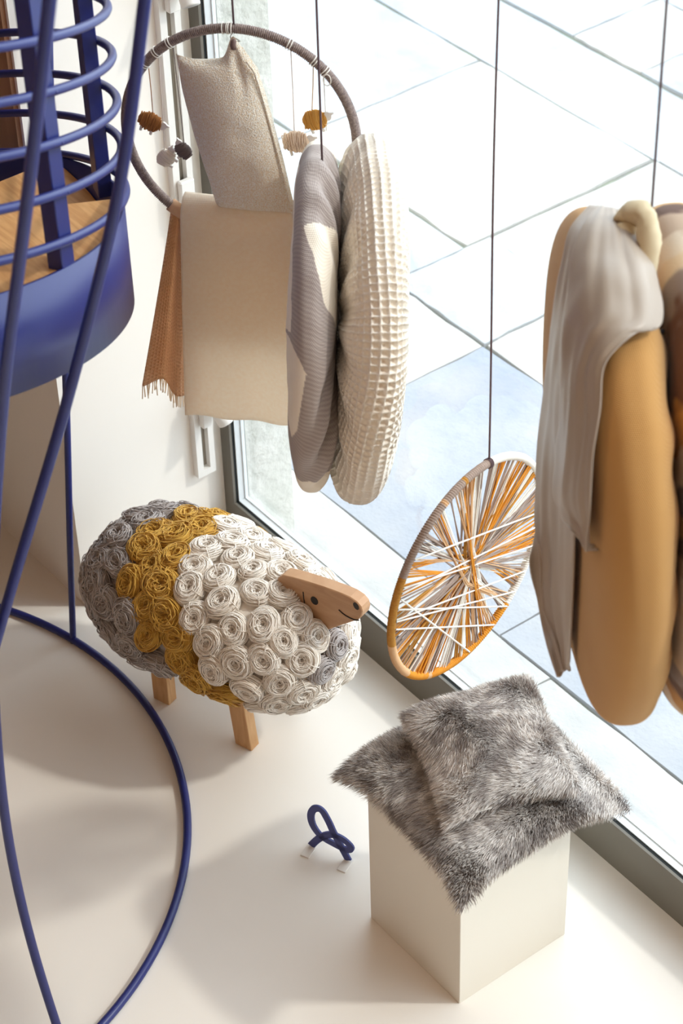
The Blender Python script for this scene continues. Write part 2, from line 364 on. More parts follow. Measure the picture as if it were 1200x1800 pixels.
obj('column', *tube([[CX, CY, 0], [CX, CY, 5.2]], .06, 20), 'blue_paint', st)
for k in range(-3, 5):
    a0 = 33 + 28.75 * k; a1 = a0 + 28.75; zt_ = 2.1 - .2 * k; a = np.linspace(a0 - 1.2, a1, 10)
    top = np.concatenate([cyl(a, R0 - .012, zt_), cyl(a[::-1], .065, zt_)]); n = len(top); bot = top.copy(); bot[:, 2] -= .045
    F = [tuple(range(n)), tuple(range(2 * n - 1, n - 1, -1))] + [(i, i + n, (i + 1) % n + n, (i + 1) % n) for i in range(n)]
    t = obj('tread', np.concatenate([top, bot]), F, 'oak', st, smooth=False)
def rod(pts, r=.0125):
    z = np.array([p[1] for p in pts]); zz = np.linspace(z[0], z[-1], 60)
    rr = np.interp(zz, z, [p[0] for p in pts]); aa = np.interp(zz, z, [p[2] for p in pts])
    for _ in range(12):
        rr[1:-1] = .5 * rr[1:-1] + .25 * (rr[:-2] + rr[2:]); aa[1:-1] = .5 * aa[1:-1] + .25 * (aa[:-2] + aa[2:])
    obj('rod', *tube(cyl(aa, rr, zz), r, 10), 'blue_paint', st)
rod([(1.148, 0, 11.5), (1.085, .318, 11.5), (1.059, .547, 11.5), (1.05, .8, 11.5), (1.061, 1.03, 11.5), (1.13, 1.6, 11.5), (1.295, 2.286, 11.5), (1.362, 2.509, 11.5), (1.438, 2.745, 11.5), (1.511, 3.0, 11.5), (1.584, 3.248, 11.5), (1.68, 3.6, 11.5)])
rod([(1.148, 0, -16.5), (1.07, .5, -9), (1.05, .9, 0), (1.08, 1.3, 9), (1.14, 1.7, 16.5), (1.22, 2.05, 22.3), (1.304, 2.336, 23.5), (1.384, 2.565, 23.5), (1.436, 2.747, 23.5), (1.508, 3.085, 23.5), (1.6, 3.5, 23.5)])
rod([(1.148, 0, 102.5), (1.191, .402, 102.5), (1.243, .838, 102.5), (1.27, 1.1, 102.5), (1.32, 1.8, 102.5), (1.42, 2.6, 102.5)], .0105)

# ------------------------------------------------------------ yarn sheep
SP = [0.6615, -0.4716, 0.4482, 0.2814, -0.0148, 0.0178, 0.2368, -0.0023, 0.0435, 0.1779, -0.003, 0.1357, 0.0083]; STH = math.radians(17)
def body_pt(T, P, inset=0):
    cx, cy, a, w0, w1, w2, t0, t1, t2, b0, b1, b2, b3 = SP; T = np.asarray(T, float); P = np.asarray(P, float)
    k = (1 - np.abs(T) ** 2.3).clip(0) ** (1 / 2.3); s = np.sin(P); c = np.cos(P); s_in = 1 - inset / .25; a = a - inset
    w = (w0 + w1 * T + w2 * T * T) * k * s_in; ht = (t0 + t1 * T + t2 * T * T) * k * s_in; hb = (b0 + b1 * T + b2 * T * T + b3 * T ** 3) * k * s_in
    z = .40 + np.where(s > 0, ht * s, hb * s); y = w * np.sign(c) * np.abs(c) ** .9
    return np.stack([cx + a * T * math.cos(STH) - y * math.sin(STH), cy + a * T * math.sin(STH) + y * math.cos(STH), z], -1)
sheep = empty('yarn_sheep', (SP[0], SP[1], 0), 'large decorative sheep covered in grey mustard and white yarn skeins with wooden head', 'sheep')
def band(p):
    d = p - np.array([SP[0], SP[1], .40]); s = d[..., 0] * math.cos(STH) + d[..., 1] * math.sin(STH); l = -d[..., 0] * math.sin(STH) + d[..., 1] * math.cos(STH); z = d[..., 2].clip(-.05)
    g = s - (-.006 - .006 * l - 1.308 * z); w = s - (.091 - .219 * l - .846 * z)
    return np.where(g < 0, 0, np.where(w < 0, 1, 2)), s, l
Tg = np.sin(np.linspace(-np.pi / 2, np.pi / 2, 40)); Pg = np.linspace(0, 2 * np.pi, 49)[:-1]; TT, PP = np.meshgrid(Tg, Pg, indexing='ij')
B = body_pt(TT, PP, .035); Fb = gridF(40, 48, False, True)
bo = obj('body', B.reshape(-1, 3), Fb, 'yarn_grey', sheep); bo.data.materials.append(MATS['yarn_mustard']); bo.data.materials.append(MATS['yarn_white'])
ctr = B.reshape(-1, 3)[Fb].mean(1); bo.data.polygons.foreach_set('material_index', band(ctr)[0].astype(np.int32))
def skein_mesh(i, loose):
    r = np.random.default_rng(100 + i); parts = []; n = 34 if not loose else 30
    a = np.linspace(0, 2 * np.pi, 17)[:-1]; q = np.linspace(0, 2 * np.pi, 9)[:-1]; A, Q = np.meshgrid(a, q, indexing='ij')
    Rm, rm = .0265, .0225; ell = 1 + .1 * r.uniform(-1, 1)
    V = np.stack([(Rm + rm * .9 * np.cos(Q)) * np.cos(A) * ell, (Rm + rm * .9 * np.cos(Q)) * np.sin(A) / ell, rm * .95 * np.sin(Q)], -1).reshape(-1, 3); parts.append((V, gridF(16, 8, True, True)[:, ::-1]))
    ph = np.linspace(0, 2 * np.pi, 25)[:-1]
    for k in range(n):
        q0 = -0.6 + (k / n) * 3.9 + r.normal(0, .12); dr = r.uniform(-.25, .25) if not loose else r.uniform(-.9, .9); p0 = r.uniform(0, 6.28)
        qq = q0 + dr * np.sin(ph + p0) + r.normal(0, .05, 24); rr = rm * (1.0 + r.uniform(-.03, .08) + (.12 * np.sin(2 * ph + p0) if loose else .04 * np.sin(3 * ph + p0)))
        rad = (Rm + rr * np.cos(qq)); P = np.stack([rad * np.cos(ph) * ell, rad * np.sin(ph) / ell, rr * 1.12 * np.sin(qq) + (.003 * np.sin(ph + p0) if loose else 0)], -1)
        parts.append(tube(P, r.uniform(.0013, .0021), 4, True))
    for k in range(10):   # core swirl and cross ties
        p0 = r.uniform(0, 6.28); t = np.linspace(0, 1, 9); rad = .003 + .018 * t; an = p0 + t * r.uniform(1, 3.5)
        P = np.stack([rad * np.cos(an), rad * np.sin(an), .004 + .017 * t + r.normal(0, .001, 9)], -1); parts.append(tube(P, .0017, 4, False, False))
    for k in range(3 if not loose else 6):
        p0 = r.uniform(0, 6.28); q = np.linspace(-.4, 3.3, 10); an = p0 + r.uniform(-.5, .5) * np.linspace(0, 1, 10); rad = Rm + rm * 1.1 * np.cos(q)
        P = np.stack([rad * np.cos(an), rad * np.sin(an), rm * 1.2 * np.sin(q)], -1); parts.append(tube(P, .0016, 4, False, False))
    V, F = join(parts); me = make_mesh('yarn_skein', V, F, 'yarn_white'); return me
SK = [skein_mesh(i, False) for i in range(5)]; SL = [skein_mesh(10 + i, True) for i in range(4)]
Tf, Pf = np.meshgrid(np.sin(np.linspace(-1.53, 1.53, 90)), np.linspace(0, 2 * np.pi, 121)[:-1], indexing='ij')
cand = body_pt(Tf, Pf, .022); eps = 1e-3
dT = body_pt(np.clip(Tf + eps, -1, 1), Pf, .022) - body_pt(np.clip(Tf - eps, -1, 1), Pf, .022); dP = body_pt(Tf, Pf + eps, .022) - body_pt(Tf, Pf - eps, .022)
nr = np.cross(dP, dT); nr /= np.linalg.norm(nr, axis=2)[..., None] + 1e-15
cand = cand.reshape(-1, 3); nr = nr.reshape(-1, 3); cen = np.array([SP[0], SP[1], .4]); nr *= np.sign(((cand - cen) * nr).sum(1))[:, None]
# head plate frame
HD = math.radians(16); hu = np.array([math.cos(HD), math.sin(HD), 0]); hn = np.array([-math.sin(HD), math.cos(HD), 0]); HC = np.array([.637, -.46, 0]) - hn * .02
HEAD = np.array([(.245, .60), (.25, .64), (.27, .662), (.30, .67), (.36, .682), (.42, .692), (.47, .698), (.51, .700), (.535, .694), (.549, .682), (.553, .665), (.549, .645), (.538, .628), (.50, .595), (.46, .56), (.42, .522), (.39, .488), (.37, .50), (.33, .50), (.27, .52)])
def in_head(p):
    s = (p - HC) @ hu; l = (p - HC) @ hn
    return (s > .29) & (s < .5) & (p[..., 2] > .50) & (l > -.035) & (l < .075)
ok = (nr[:, 2] > -.72) & ~in_head(cand + nr * .02); cand, nr = cand[ok], nr[ok]
sel = [int(np.argmax(cand[:, 2]))]; dmin = np.linalg.norm(cand - cand[sel[0]], axis=1)
while True:
    i = int(np.argmax(dmin))
    if dmin[i] < .0665 or len(sel) > 280: break
    sel.append(i); dmin = np.minimum(dmin, np.linalg.norm(cand - cand[i], axis=1))
bd, ss, ll = band(cand)
for i in sel:
    b = int(bd[i]); patch = (b == 2 and ss[i] > .37 and -.085 < ll[i] < .03 and .37 < cand[i, 2] < .52)
    me = SK[random.randrange(5)] if b == 2 else SL[random.randrange(4)]
    o = bpy.data.objects.new('yarn_skein', me); COL.objects.link(o); o.parent = sheep
    q = Vector((0, 0, 1)).rotation_difference(Vector(nr[i].tolist())); o.rotation_mode = 'QUATERNION'
    o.rotation_quaternion = q @ Matrix.Rotation(random.uniform(0, 6.28), 3, 'Z').to_quaternion() @ Matrix.Rotation(random.gauss(0, .13), 3, 'X').to_quaternion()
    o.location = (cand[i] - np.array([SP[0], SP[1], 0])).tolist()
    s = random.uniform(.92, 1.1) if b == 2 else random.uniform(1.0, 1.2); o.scale = (s * random.uniform(.94, 1.06), s, s * random.uniform(.9, 1.12))
    o.material_slots[0].link = 'OBJECT'; o.material_slots[0].material = MATS['yarn_grey' if (b == 0 or patch) else ('yarn_mustard' if b == 1 else 'yarn_white')]
def plate(poly, c, u, n, t0, t1, m, name, parent, bev=.006):
    poly = np.asarray(poly); k = len(poly); g = poly.mean(0)
    ins = poly + (g - poly) / np.linalg.norm(g - poly, axis=1)[:, None] * bev
    P3 = lambda q, t: c + q[:, :1] * u + q[:, 1:] * np.array([0, 0, 1.]) + n * t
    V = np.concatenate([P3(ins, t0), P3(poly, t0 + bev), P3(poly, t1 - bev), P3(ins, t1)])
    F = [tuple(range(k)), tuple(range(4 * k - 1, 3 * k - 1, -1))]
    for r in range(3): F += [(r * k + i, r * k + k + i, r * k + k + (i + 1) % k, r * k + (i + 1) % k) for i in range(k)]
    return obj(name, V, F, m, parent, smooth=False)
hd = plate(HEAD, HC, hu, hn, 0, .042, 'beech', 'head', sheep, .003)
def disc_on(c2, rx, ry, name, rot=0.0, clip=None):
    a = np.linspace(0, 2 * np.pi, 25)[:-1]; x = rx * np.cos(a); y = ry * np.sin(a)
    q = np.stack([c2[0] + x * math.cos(rot) - y * math.sin(rot), c2[1] + x * math.sin(rot) + y * math.cos(rot)], -1)
    V = np.concatenate([HC + q[:, :1] * hu + q[:, 1:] * np.array([0, 0, 1.]) + hn * t for t in (.002, -.0015)])
    obj(name, V, [tuple(range(23, -1, -1)), tuple(range(24, 48))] + [(i, (i + 1) % 24, 24 + (i + 1) % 24, 24 + i) for i in range(24)], 'ink', hd, smooth=False)
disc_on((.383, .622), .013, .0145, 'eye'); disc_on((.532, .678), .009, .0125, 'nostril', .5)
def stroke(pts, w, name):
    P = np.array([HC + x * hu + np.array([0, 0, z]) - hn * .0006 for x, z in pts]); obj(name, *tube(resample(P[:, None], 20, 2)[:, 0] if False else P, w, 6), 'ink', hd)
stroke([(.470, .632), (.482, .626), (.495, .622), (.51, .621), (.525, .622), (.540, .628)], .0022, 'mouth')
stroke([(.343, .635), (.344, .61), (.348, .58), (.356, .555), (.368, .53)], .0018, 'cheek_line')
for s_, l_ in ((.183, -.137), (-.145, -.145), (.183, .12), (-.145, .12)):
    t = math.radians(18); hx = np.array([math.cos(t), math.sin(t), 0]); hy = np.array([-math.sin(t), math.cos(t), 0])
    if l_ < 0: c = np.array([.8395, -.528, 0]) if s_ > 0 else np.array([.5175, -.612, 0])
    else: c = np.array([.637, -.46, 0]) + hx * s_ + hy * l_
    V, F = box(-.031, .031, -.020, .020, 0, .30, .002); lean = np.array([-.05 if s_ > 0 else .0, 0, 0])
    Vw = c + V[:, :1] * hx + V[:, 1:2] * hy + V[:, 2:] * np.array([0, 0, 1.]) + (V[:, 2:] * hx * (-.10 if s_ > 0 else 0.0))
    obj('leg', Vw, F, 'pine', sheep, smooth=False)
for k in range(14):   # loose grey yarn ends at the rump
    t = random.uniform(-.92, -.45); p = body_pt(np.array(t), np.array(-math.pi * random.uniform(.52, .78)), .0); p = np.array(p); z = np.linspace(0, 1, 7); ln = random.uniform(.02, .06)
    P = p + np.stack([.004 * np.sin(z * 7 + k), .004 * np.cos(z * 6 + k), -z * ln], -1) + np.array([0, 0, .012]); obj('yarn_end', *tube(P, .0015, 5), 'yarn_grey', sheep)

# ------------------------------------------------------------ grey hoop with pillow, throw, scarf and ornaments
HCN = np.array([.671, -.3, 1.971]); ha = math.radians(42); HU = np.array([math.cos(ha), math.sin(ha), 0]); HN = np.array([math.sin(ha), -math.cos(ha), 0]); HZ = np.array([0, 0, 1.])
def hp(u, v, o=0.0): u, v, o = np.broadcast_arrays(np.asarray(u, float), np.asarray(v, float), np.asarray(o, float)); return HCN + u[..., None] * HU + v[..., None] * HZ + o[..., None] * HN
def wrapped_ring(c, U, W, Nn, R, r, wraps, seg=4, nsec=10):
    n = wraps * seg; a = np.linspace(0, 2 * np.pi, n, endpoint=False); q = np.linspace(0, 2 * np.pi, nsec, endpoint=False); A, Q = np.meshgrid(a, q, indexing='ij')
    rr = r * (1 + .10 * np.cos(A * wraps + Q) + rng.normal(0, .02, A.shape)); rad = R + rr * np.cos(Q)
    V = c + (rad * np.cos(A))[..., None] * U + (rad * np.sin(A))[..., None] * W + (rr * np.sin(Q))[..., None] * Nn
    return V.reshape(-1, 3), gridF(n, nsec, True, True)
hoop = empty('hanging_hoop', tuple(hp(0, -.306)), 'large grey yarn-wrapped hoop hanging in front of the window', 'hoop')
obj('ring', *wrapped_ring(HCN, HU, HZ, HN, .306, .0125, 380), 'hoop_yarn', hoop)
def cord_pts(p, top, wav=.0, n=30):
    z = np.linspace(0, 1, n); q = p + np.stack([wav * np.sin(z * 23), wav * np.cos(z * 19 + 1), z * (top - p[2])], -1); return q
obj('cord', *tube(cord_pts(hp(0, .306), 6.5), .0028, 8), 'cord_purple', hoop)
def tie(phi, w=3):
    for k in range(w):
        a = math.radians(phi + k * 1.3); t = np.linspace(0, 2 * np.pi, 14)[:-1]; r = .306 + .0145 * np.cos(t)
        obj('tie', *tube(hp(r * math.cos(a + .02 * math.sin(3.0 * k)), r * math.sin(a), .0145 * np.sin(t)), .0016, 5, True), 'yarn_cream', hoop)
for ph_ in (91, 141, 132, 123, 62, 48, 41): tie(ph_, 2 if ph_ != 91 else 4)
obj('thread', *tube(hp(np.array([.225, .226, .227]), np.array([.207, .1, .03])), .0014, 5), 'yarn_cream', hoop)
t = np.linspace(0, 2 * np.pi, 16)[:-1]; obj('thread_loop', *tube(hp(.236 + .010 * np.cos(t), .185 + .016 * np.sin(t), .014), .0014, 5, True), 'yarn_cream', hoop)

# pillow
pil = empty('hanging_pillow', tuple(hp(.03, -.22, .03)), 'cream boucle pillow clipped by its corner inside the grey hoop', 'pillow')
PL = np.array([(-.148, .24), (-.139, .137), (-.117, .014), (-.100, -.06), (-.087, -.112), (-.074, -.185), (-.066, -.206)]); PR = np.array([(.030, .262), (.062, .215), (.083, .126), (.100, .04), (.118, -.052), (.134, -.15), (.146, -.212)])
na, nb = 60, 44; T1 = resample(PL[:, None].repeat(2, 1), na, 2)[:, 0] if False else None
def interp_poly(P, n): s = np.linspace(0, len(P) - 1, n); i = np.arange(len(P)); return np.stack([np.interp(s, i, P[:, 0]), np.interp(s, i, P[:, 1])], -1)
Lp, Rp = interp_poly(PL, na), interp_poly(PR, na)
w = np.linspace(0, 1, nb); G = Lp[:, None] * (1 - w)[None, :, None] + Rp[:, None] * w[None, :, None]
tt = np.linspace(0, 1, na)[:, None]; ww = w[None]
topdip = (1 - np.clip(tt / .16, 0, 1)) ** 2
G[..., 1] += topdip * (-.022 * np.sin(np.pi * ww) ** .8 + .05 * np.exp(-((ww - .86) / .10) ** 2)); G[..., 0] += topdip * np.exp(-((ww - .86) / .16) ** 2) * -.004
G[..., 1] += np.clip((tt - .85) / .15, 0, 1) ** 2 * .012 * np.sin(np.pi * ww)
puff = .066 * (np.sin(np.pi * np.clip(tt, 0, 1)).clip(0) ** .45) * (np.sin(np.pi * ww).clip(0) ** .5)
puff = puff * (1 - .0 * tt); front = hp(G[..., 0], G[..., 1], .028 + puff); back = hp(G[..., 0], G[..., 1], .028 - puff * .75)
front += HN * ((vnoise(front, 16, 3) - .5) * .012)[..., None] * (puff / .066)[..., None]
crease = np.exp(-((ww - (.86 - .25 * tt)) / .05) ** 2) * np.exp(-((tt - .12) / .1) ** 2); front -= HN * (crease * .012)[..., None]
F = gridF(na, nb); V = np.concatenate([front.reshape(-1, 3), back.reshape(-1, 3)])
obj('cover', V, np.concatenate([F[:, ::-1], F + na * nb]), 'boucle', pil)
obj('piping', *tube(hp(Rp[4:, 0] - .004, Rp[4:, 1], .05), .0028, 6), 'boucle', pil)
tp = hp(np.array([.004, .004, .005, .006]), np.array([.268, .278, .288, .293]), .03)
obj('clip', *tube(tp, np.array([.012, .010, .007, .003]), 8), 'tan_leather', pil)
t = np.linspace(0, 1, 12); obj('hook', *tube(hp(.006 + .012 * np.sin(t * 6), .290 + t * .016 - .016 * np.sin(t * 3.1), .02), .0012, 6), 'slot_grey', pil)

# throw folded over the bottom of the hoop
na, nb = 70, 48; s = np.linspace(0, 1, na); path = []
for t in s:   # front hem -> ridge -> back hem
    if t < .62: k = t / .62; path.append((.052 - .004 * k, -.885 + (.885 - .235) * k))
    elif t < .74: k = (t - .62) / .12; a = k * np.pi; path.append((.008 + .040 * math.cos(a), -.235 + .043 * math.sin(a)))
    else: k = (t - .74) / .26; path.append((-.032 - .004 * k, -.235 - k * .38))
path = np.array(path); ww = np.linspace(0, 1, nb)
vv = path[:, 1][:, None]; drop = np.clip((-.2 - vv) / .68, 0, 1); ul = -.163 - .033 * drop; ur = .150 + .03 * drop
U_ = ul + (ur - ul) * ww[None]; V_ = vv - .028 * (U_ + .16) * (1 - drop) - drop * .012 * np.sin(np.pi * ww[None]) ; V_ = V_ + drop * .004 * np.sin(ww[None] * 9)
O_ = path[:, 0][:, None] + .010 * drop * np.sin(ww[None] * 7 + 1.3) * (path[:, 0][:, None] > .02) + .006 * drop * np.sin(ww[None] * 15 + drop * 3)
thr = hp(U_, V_, O_ + .002)
obj('wool_throw', *sheet(thr, .011), 'wool_cream', loc=tuple(hp(0, -.885, .05)), label='plain beige wool throw folded over the bottom of the grey hoop', cat='throw')

# brown waffle scarf with fringe
na, nb = 60, 60; s = np.linspace(0, 1, na)[:, None]; ww = np.linspace(0, 1, nb)[None]
ul = -.200 - .128 * s ** 1.05; ur = -.150 + .005 * s; U_ = ul + (ur - ul) * ww; V_ = -.235 - (.60 + .035 * ww) * s
O_ = .004 + (.012 + .018 * s) * np.sin(ww * 2 * np.pi * 1.6 + 2.2) - .012
scf = empty('waffle_scarf', tuple(hp(-.25, -.87, 0)), 'brown waffle-weave scarf with cream fringe hanging beside the beige throw', 'scarf')
P = hp(U_, V_, O_); uv = np.stack(np.broadcast_arrays(ww * 1.0, s * 2.3), -1).reshape(-1, 2)
Vs, Fs = sheet(P, .006); obj('cloth', Vs, Fs, 'waffle_brown', scf, uv=np.concatenate([uv, uv]))
t = np.linspace(0, 2 * np.pi, 25)[:-1]; phs = np.arctan2(-.235, -.19)
kn = []
obj('knot', *tube(hp(.306 * np.cos(phs + np.linspace(-.05, .09, 8)), .306 * np.sin(phs + np.linspace(-.05, .09, 8)), .0), .0185, 12), 'waffle_brown', scf)
for k in range(46):
    w = (k + .5) / 46; i = int(w * (nb - 1)); p = P[-1, i]; ln = random.uniform(.036, .052); z = np.linspace(0, 1, 5)
    q = p + HU * (z * random.uniform(-.010, .004))[:, None] + HN * (z * random.uniform(-.006, .006))[:, None] - HZ * (z * ln)[:, None]
    obj('fringe', *tube(q, .0017, 5), 'fringe_cream', scf)

# little sheep ornaments
def ornament(u, v, top, ang, size, m, face, label, legs=2, o=.0):
    c = hp(u, v, o); s = empty('sheep_ornament', tuple(c - np.array([0, 0, size * .5])), label, 'ornament', 'little yarn sheep hanging from the grey hoop')
    ca, sa = math.cos(ang), math.sin(ang); X = HU * ca + HZ * sa; Y = -HU * sa + HZ * ca; ZN = HN
    a = np.linspace(0, 2 * np.pi, 21)[:-1]; q = np.linspace(0, np.pi, 11); A, Q = np.meshgrid(q, a, indexing='ij')
    ex, ey, ez = size * .5, size * .40, size * .17
    V = c + (ex * np.sin(A) * np.cos(Q))[..., None] * X + (ey * np.sin(A) * np.sin(Q))[..., None] * Y + (ez * np.cos(A))[..., None] * ZN
    b = obj('body', V.reshape(-1, 3), gridF(11, 20, False, True), m, s); parts = []
    r = np.random.default_rng(int(size * 1e4) + int(abs(u) * 1e4)); t = np.linspace(0, 2 * np.pi, 25)[:-1]
    for k in range(26):
        w0 = r.uniform(-.9, .9); kk = math.sqrt(1 - w0 * w0); tl = r.normal(0, .25)
        x = ex * (w0 + tl * np.sin(t) * .35) ; y = ey * kk * np.sin(t) * 1.04; z = ez * kk * np.cos(t) * 1.15 + .0006
        parts.append(tube(c + x[:, None] * X + y[:, None] * Y + z[:, None] * ZN, .0015, 4, True))
    obj('winding', *join(parts), m, b)
    f = face; h0 = c + X * f * ex * .85 + Y * ey * .25
    hp2 = np.array([(0, .2), (.2, .38), (.42, .36), (.62, .22), (.95, .16), (1.0, .06), (.72, -.05), (.55, -.45), (.3, -.6), (0, -.4)]) * size * .38
    k = len(hp2); Vh = np.concatenate([h0 + hp2[:, :1] * f * X + hp2[:, 1:] * Y + ZN * tq for tq in (.003, -.003)])
    Fh = [tuple(range(k)), tuple(range(2 * k - 1, k - 1, -1))] + [(i, i + k, (i + 1) % k + k, (i + 1) % k) for i in range(k)]
    obj('head', Vh, Fh, 'felt_white', s, smooth=False)
    for w in (-.5, .35):
        p = c + X * w * ex - Y * ey * .75; obj('leg', *tube([p, p - Y * size * .24 + X * .002], .0042, 6), 'felt_white', s)
    a = c + Y * ey * .9 * (1 if abs(ang) < .9 else .2); tpt = hp(*top); obj('thread', *tube([a, (a + tpt) / 2 + HU * .001, tpt], .0013, 5), m if m != 'yarn_white' else 'yarn_cream', s)
ornament(-.240, .021, (-.231, .198), -.42, .066, 'yarn_brown', 1, 'brown yarn sheep ornament with white head hanging in the grey hoop')
ornament(-.205, -.085, (-.201, .230), .9, .055, 'yarn_white', 1, 'pale white sheep ornament below the brown one in the hoop')
ornament(-.156, -.060, (-.162, .258), -1.0, .050, 'yarn_charcoal', -1, 'small dark grey sheep ornament beside the cream pillow')
ornament(.198, .060, (.2, .231), .28, .068, 'yarn_gold', 1, 'ochre yellow sheep ornament hanging right of the cream pillow')
ornament(.146, -.008, (.143, .271), .12, .074, 'yarn_beige', 1, 'beige sheep ornament hanging lowest right of the cream pillow')

# ------------------------------------------------------------ blanket wheels
def sgp(x, e): return np.sign(x) * np.abs(x) ** e
def wheel(c, az, ti, Ro, rr, h, nA, nB, e=.75, disp=None, arc=False):
    U = np.array([math.cos(az), math.sin(az), 0]); N_ = np.array([-math.sin(az) * math.cos(ti), math.cos(az) * math.cos(ti), math.sin(ti)]); W = np.cross(U, N_)
    if W[2] < 0: W = -W
    bvals = np.linspace(0, 2 * np.pi, nB, endpoint=False)
    if arc:
        t = np.linspace(0, 2 * np.pi, 4001); L_ = np.concatenate([[0], np.cumsum(np.hypot(np.diff(rr * sgp(np.cos(t), e)), np.diff(h * sgp(np.sin(t), e))))]); bvals = np.interp(np.linspace(0, L_[-1], nB, endpoint=False), L_, t)
    A, Bq = np.meshgrid(np.linspace(0, 2 * np.pi, nA, endpoint=False), bvals, indexing='ij')
    def pos(o=0.0):
        r = (Ro - rr) + (rr + o) * sgp(np.cos(Bq), e); a = (h + o) * sgp(np.sin(Bq), e)
        return np.array(c) + (r * np.cos(A))[..., None] * U + (r * np.sin(A))[..., None] * W + a[..., None] * N_
    P0 = pos(); P = pos(disp(A, Bq, P0)) if disp is not None else P0
    return P.reshape(-1, 3), gridF(nA, nB, True, True)[:, ::-1 if W @ np.cross(U, N_) > 0 else 1], np.degrees(A).ravel(), np.degrees(Bq).ravel(), P0.reshape(-1, 3)
def bsym(b): return (b + 180) % 360 - 180
def inpoly(x, y, poly):
    ins = np.zeros(x.shape, bool); k = len(poly)
    for i in range(k):
        x0, y0 = poly[i]; x1, y1 = poly[(i + 1) % k]
        if y0 == y1: continue
        c = ((y0 > y) != (y1 > y)) & (x < (x1 - x0) * (y - y0) / (y1 - y0) + x0); ins ^= c
    return ins
# patterned grey blanket
def dispL(A, Bq, P):
    b = bsym(np.degrees(Bq)); a = np.degrees(A); near = np.exp(-((b + 50) / 42) ** 2)
    wr = .016 * np.sin(a * .42 + b * .05 + 3 * vnoise(P, 5, 1)) * near * np.exp(-((a - 95) / 22) ** 2) + .020 * np.sin(a * .33 - b * .07 + 4 * vnoise(P, 4, 2)) * near * np.exp(-((a - 195) / 24) ** 2)
    return wr + .010 * (vnoise(P, 7, 5) - .5) + .004 * (vnoise(P, 24, 6) - .5)
V, F, a, b, P0 = wheel((1.106, -.4, 1.675), 2.4507, .0304, .4456, .21, .056, 720, 200, .75, dispL)
b = bsym(b); jit = 1.0 * (vnoise(P0, 14, 9) - .5); aj, bj = a + jit, b + 2 * jit
white = (aj < 71 - .12 * np.abs(bj)) | (aj > 209 + .15 * np.abs(bj)) | inpoly(aj, bj, [(116, 13), (115, -1), (114, -28), (111, -61), (110, -130), (165, -130), (145, -69), (140, -36), (130, -11), (122, 3)]) | inpoly(aj, bj, [(152, 51), (158, 15), (162, 1), (174, 11), (183, 20), (190, 40), (184, 100), (150, 100)]) | ((bj > 47) & (aj < 150))
cw = np.array(srgb(252, 240, 222)[:3]); cg = np.array(srgb(160, 146, 140)[:3]); cg2 = np.array(srgb(196, 182, 174)[:3])
rib = (.5 + .5 * np.sin(np.radians(a) * 230 + np.radians(b) * 18))[:, None] * .6
colL = np.where(white[:, None], cw, cg * (1 - rib) + cg2 * rib)
wheel_grey = o = obj('rolled_blanket', V, F, 'knit_pattern', loc=(1.106, -.4, 1.23), label='grey and white patterned blanket wheel hanging left of the waffle one', cat='blanket', group='blankets bundled into hanging wheels'); tint(o, colL)
# white waffle blanket: real cells
NA, NB = 150, 48
def dispW(A, Bq, P):
    b = bsym(np.degrees(Bq)); tw = np.radians(b) * .10 * np.sin(A * 2) + .25 * (vnoise(P, 4, 3) - .5)
    ua = (A + tw * .15) * NA / (2 * np.pi); S_arc = np.broadcast_to(np.arange(A.shape[1]) / A.shape[1], A.shape); ub = (S_arc + .02 * np.exp(-((np.degrees(A) - 165) / 40) ** 2) * np.sin(A * 3) + .012 * (vnoise(P, 5, 8) - .5)) * NB
    ra = np.abs(np.cos(np.pi * ua)) ** 7; rb = np.abs(np.cos(np.pi * ub)) ** 7
    near = np.exp(-((b - 75) / 45) ** 2)
    return .0125 * np.maximum(ra, rb) + .010 * (vnoise(P, 6, 4) - .5) + .006 * near * np.sin(np.degrees(A) * .3)
V, F, a, b, P0 = wheel((1.176, -.3, 1.657), 2.5375, .1091, .4591, .21, .066, NA * 6, NB * 6, .75, dispW, True)
obj('rolled_blanket', V, F, 'waffle_white', loc=(1.176, -.3, 1.2), label='white waffle-weave blanket wheel hanging right of the grey patterned one', cat='blanket', group='blankets bundled into hanging wheels')
cp = np.array([1.10, -.356, 2.075])
hg = wheel_grey
obj('cord', *tube(cord_pts(cp, 6.5), .0028, 8), 'cord_purple', hg); obj('clasp', *tube([cp + [0, 0, -.02], cp + [0, 0, .008]], .006, 8), 'white_plastic', hg)

# mustard wheel
def dispM(A, Bq, P):
    b = bsym(np.degrees(Bq)); a = np.degrees(A); near = np.exp(-((b + 80) / 38) ** 2)
    return .008 * (vnoise(P, 4, 11) - .5) + .016 * near * (vnoise(P * np.array([1, 1, 1.6]), 9, 12) - .5) + .008 * near * np.sin(a * .28 + 3 * vnoise(P, 5, 13))
MC = np.array([2.318, -.55, 2.018])
V, F, a, b, P0 = wheel(MC, 2.5354, -.0254, .5394, .25, .085, 480, 140, .75, dispM)
wheel_must = obj('rolled_blanket', V, F, 'wool_mustard', loc=tuple(MC - [0, 0, .54]), label='mustard wool blanket wheel with a taupe scarf over it', cat='blanket', group='blankets bundled into hanging wheels')
def dispP(A, Bq, P): return .012 * (vnoise(P, 6, 21) - .5) + .02 * np.exp(-((bsym(np.degrees(Bq)) - 80) / 40) ** 2) * (vnoise(P, 10, 22) - .5)
PC = np.array([2.415, -.415, 2.02])
V, F, a, b, P0 = wheel(PC, 2.5354, -.0254, .535, .25, .09, 720, 180, .75, dispP)
cols = [srgb(*c)[:3] for c in ((214, 190, 158), (150, 132, 122), (108, 70, 46), (198, 142, 68), (226, 208, 182), (128, 112, 108), (206, 160, 96), (96, 62, 44), (186, 160, 136), (216, 198, 176))]; cols = np.array(cols)
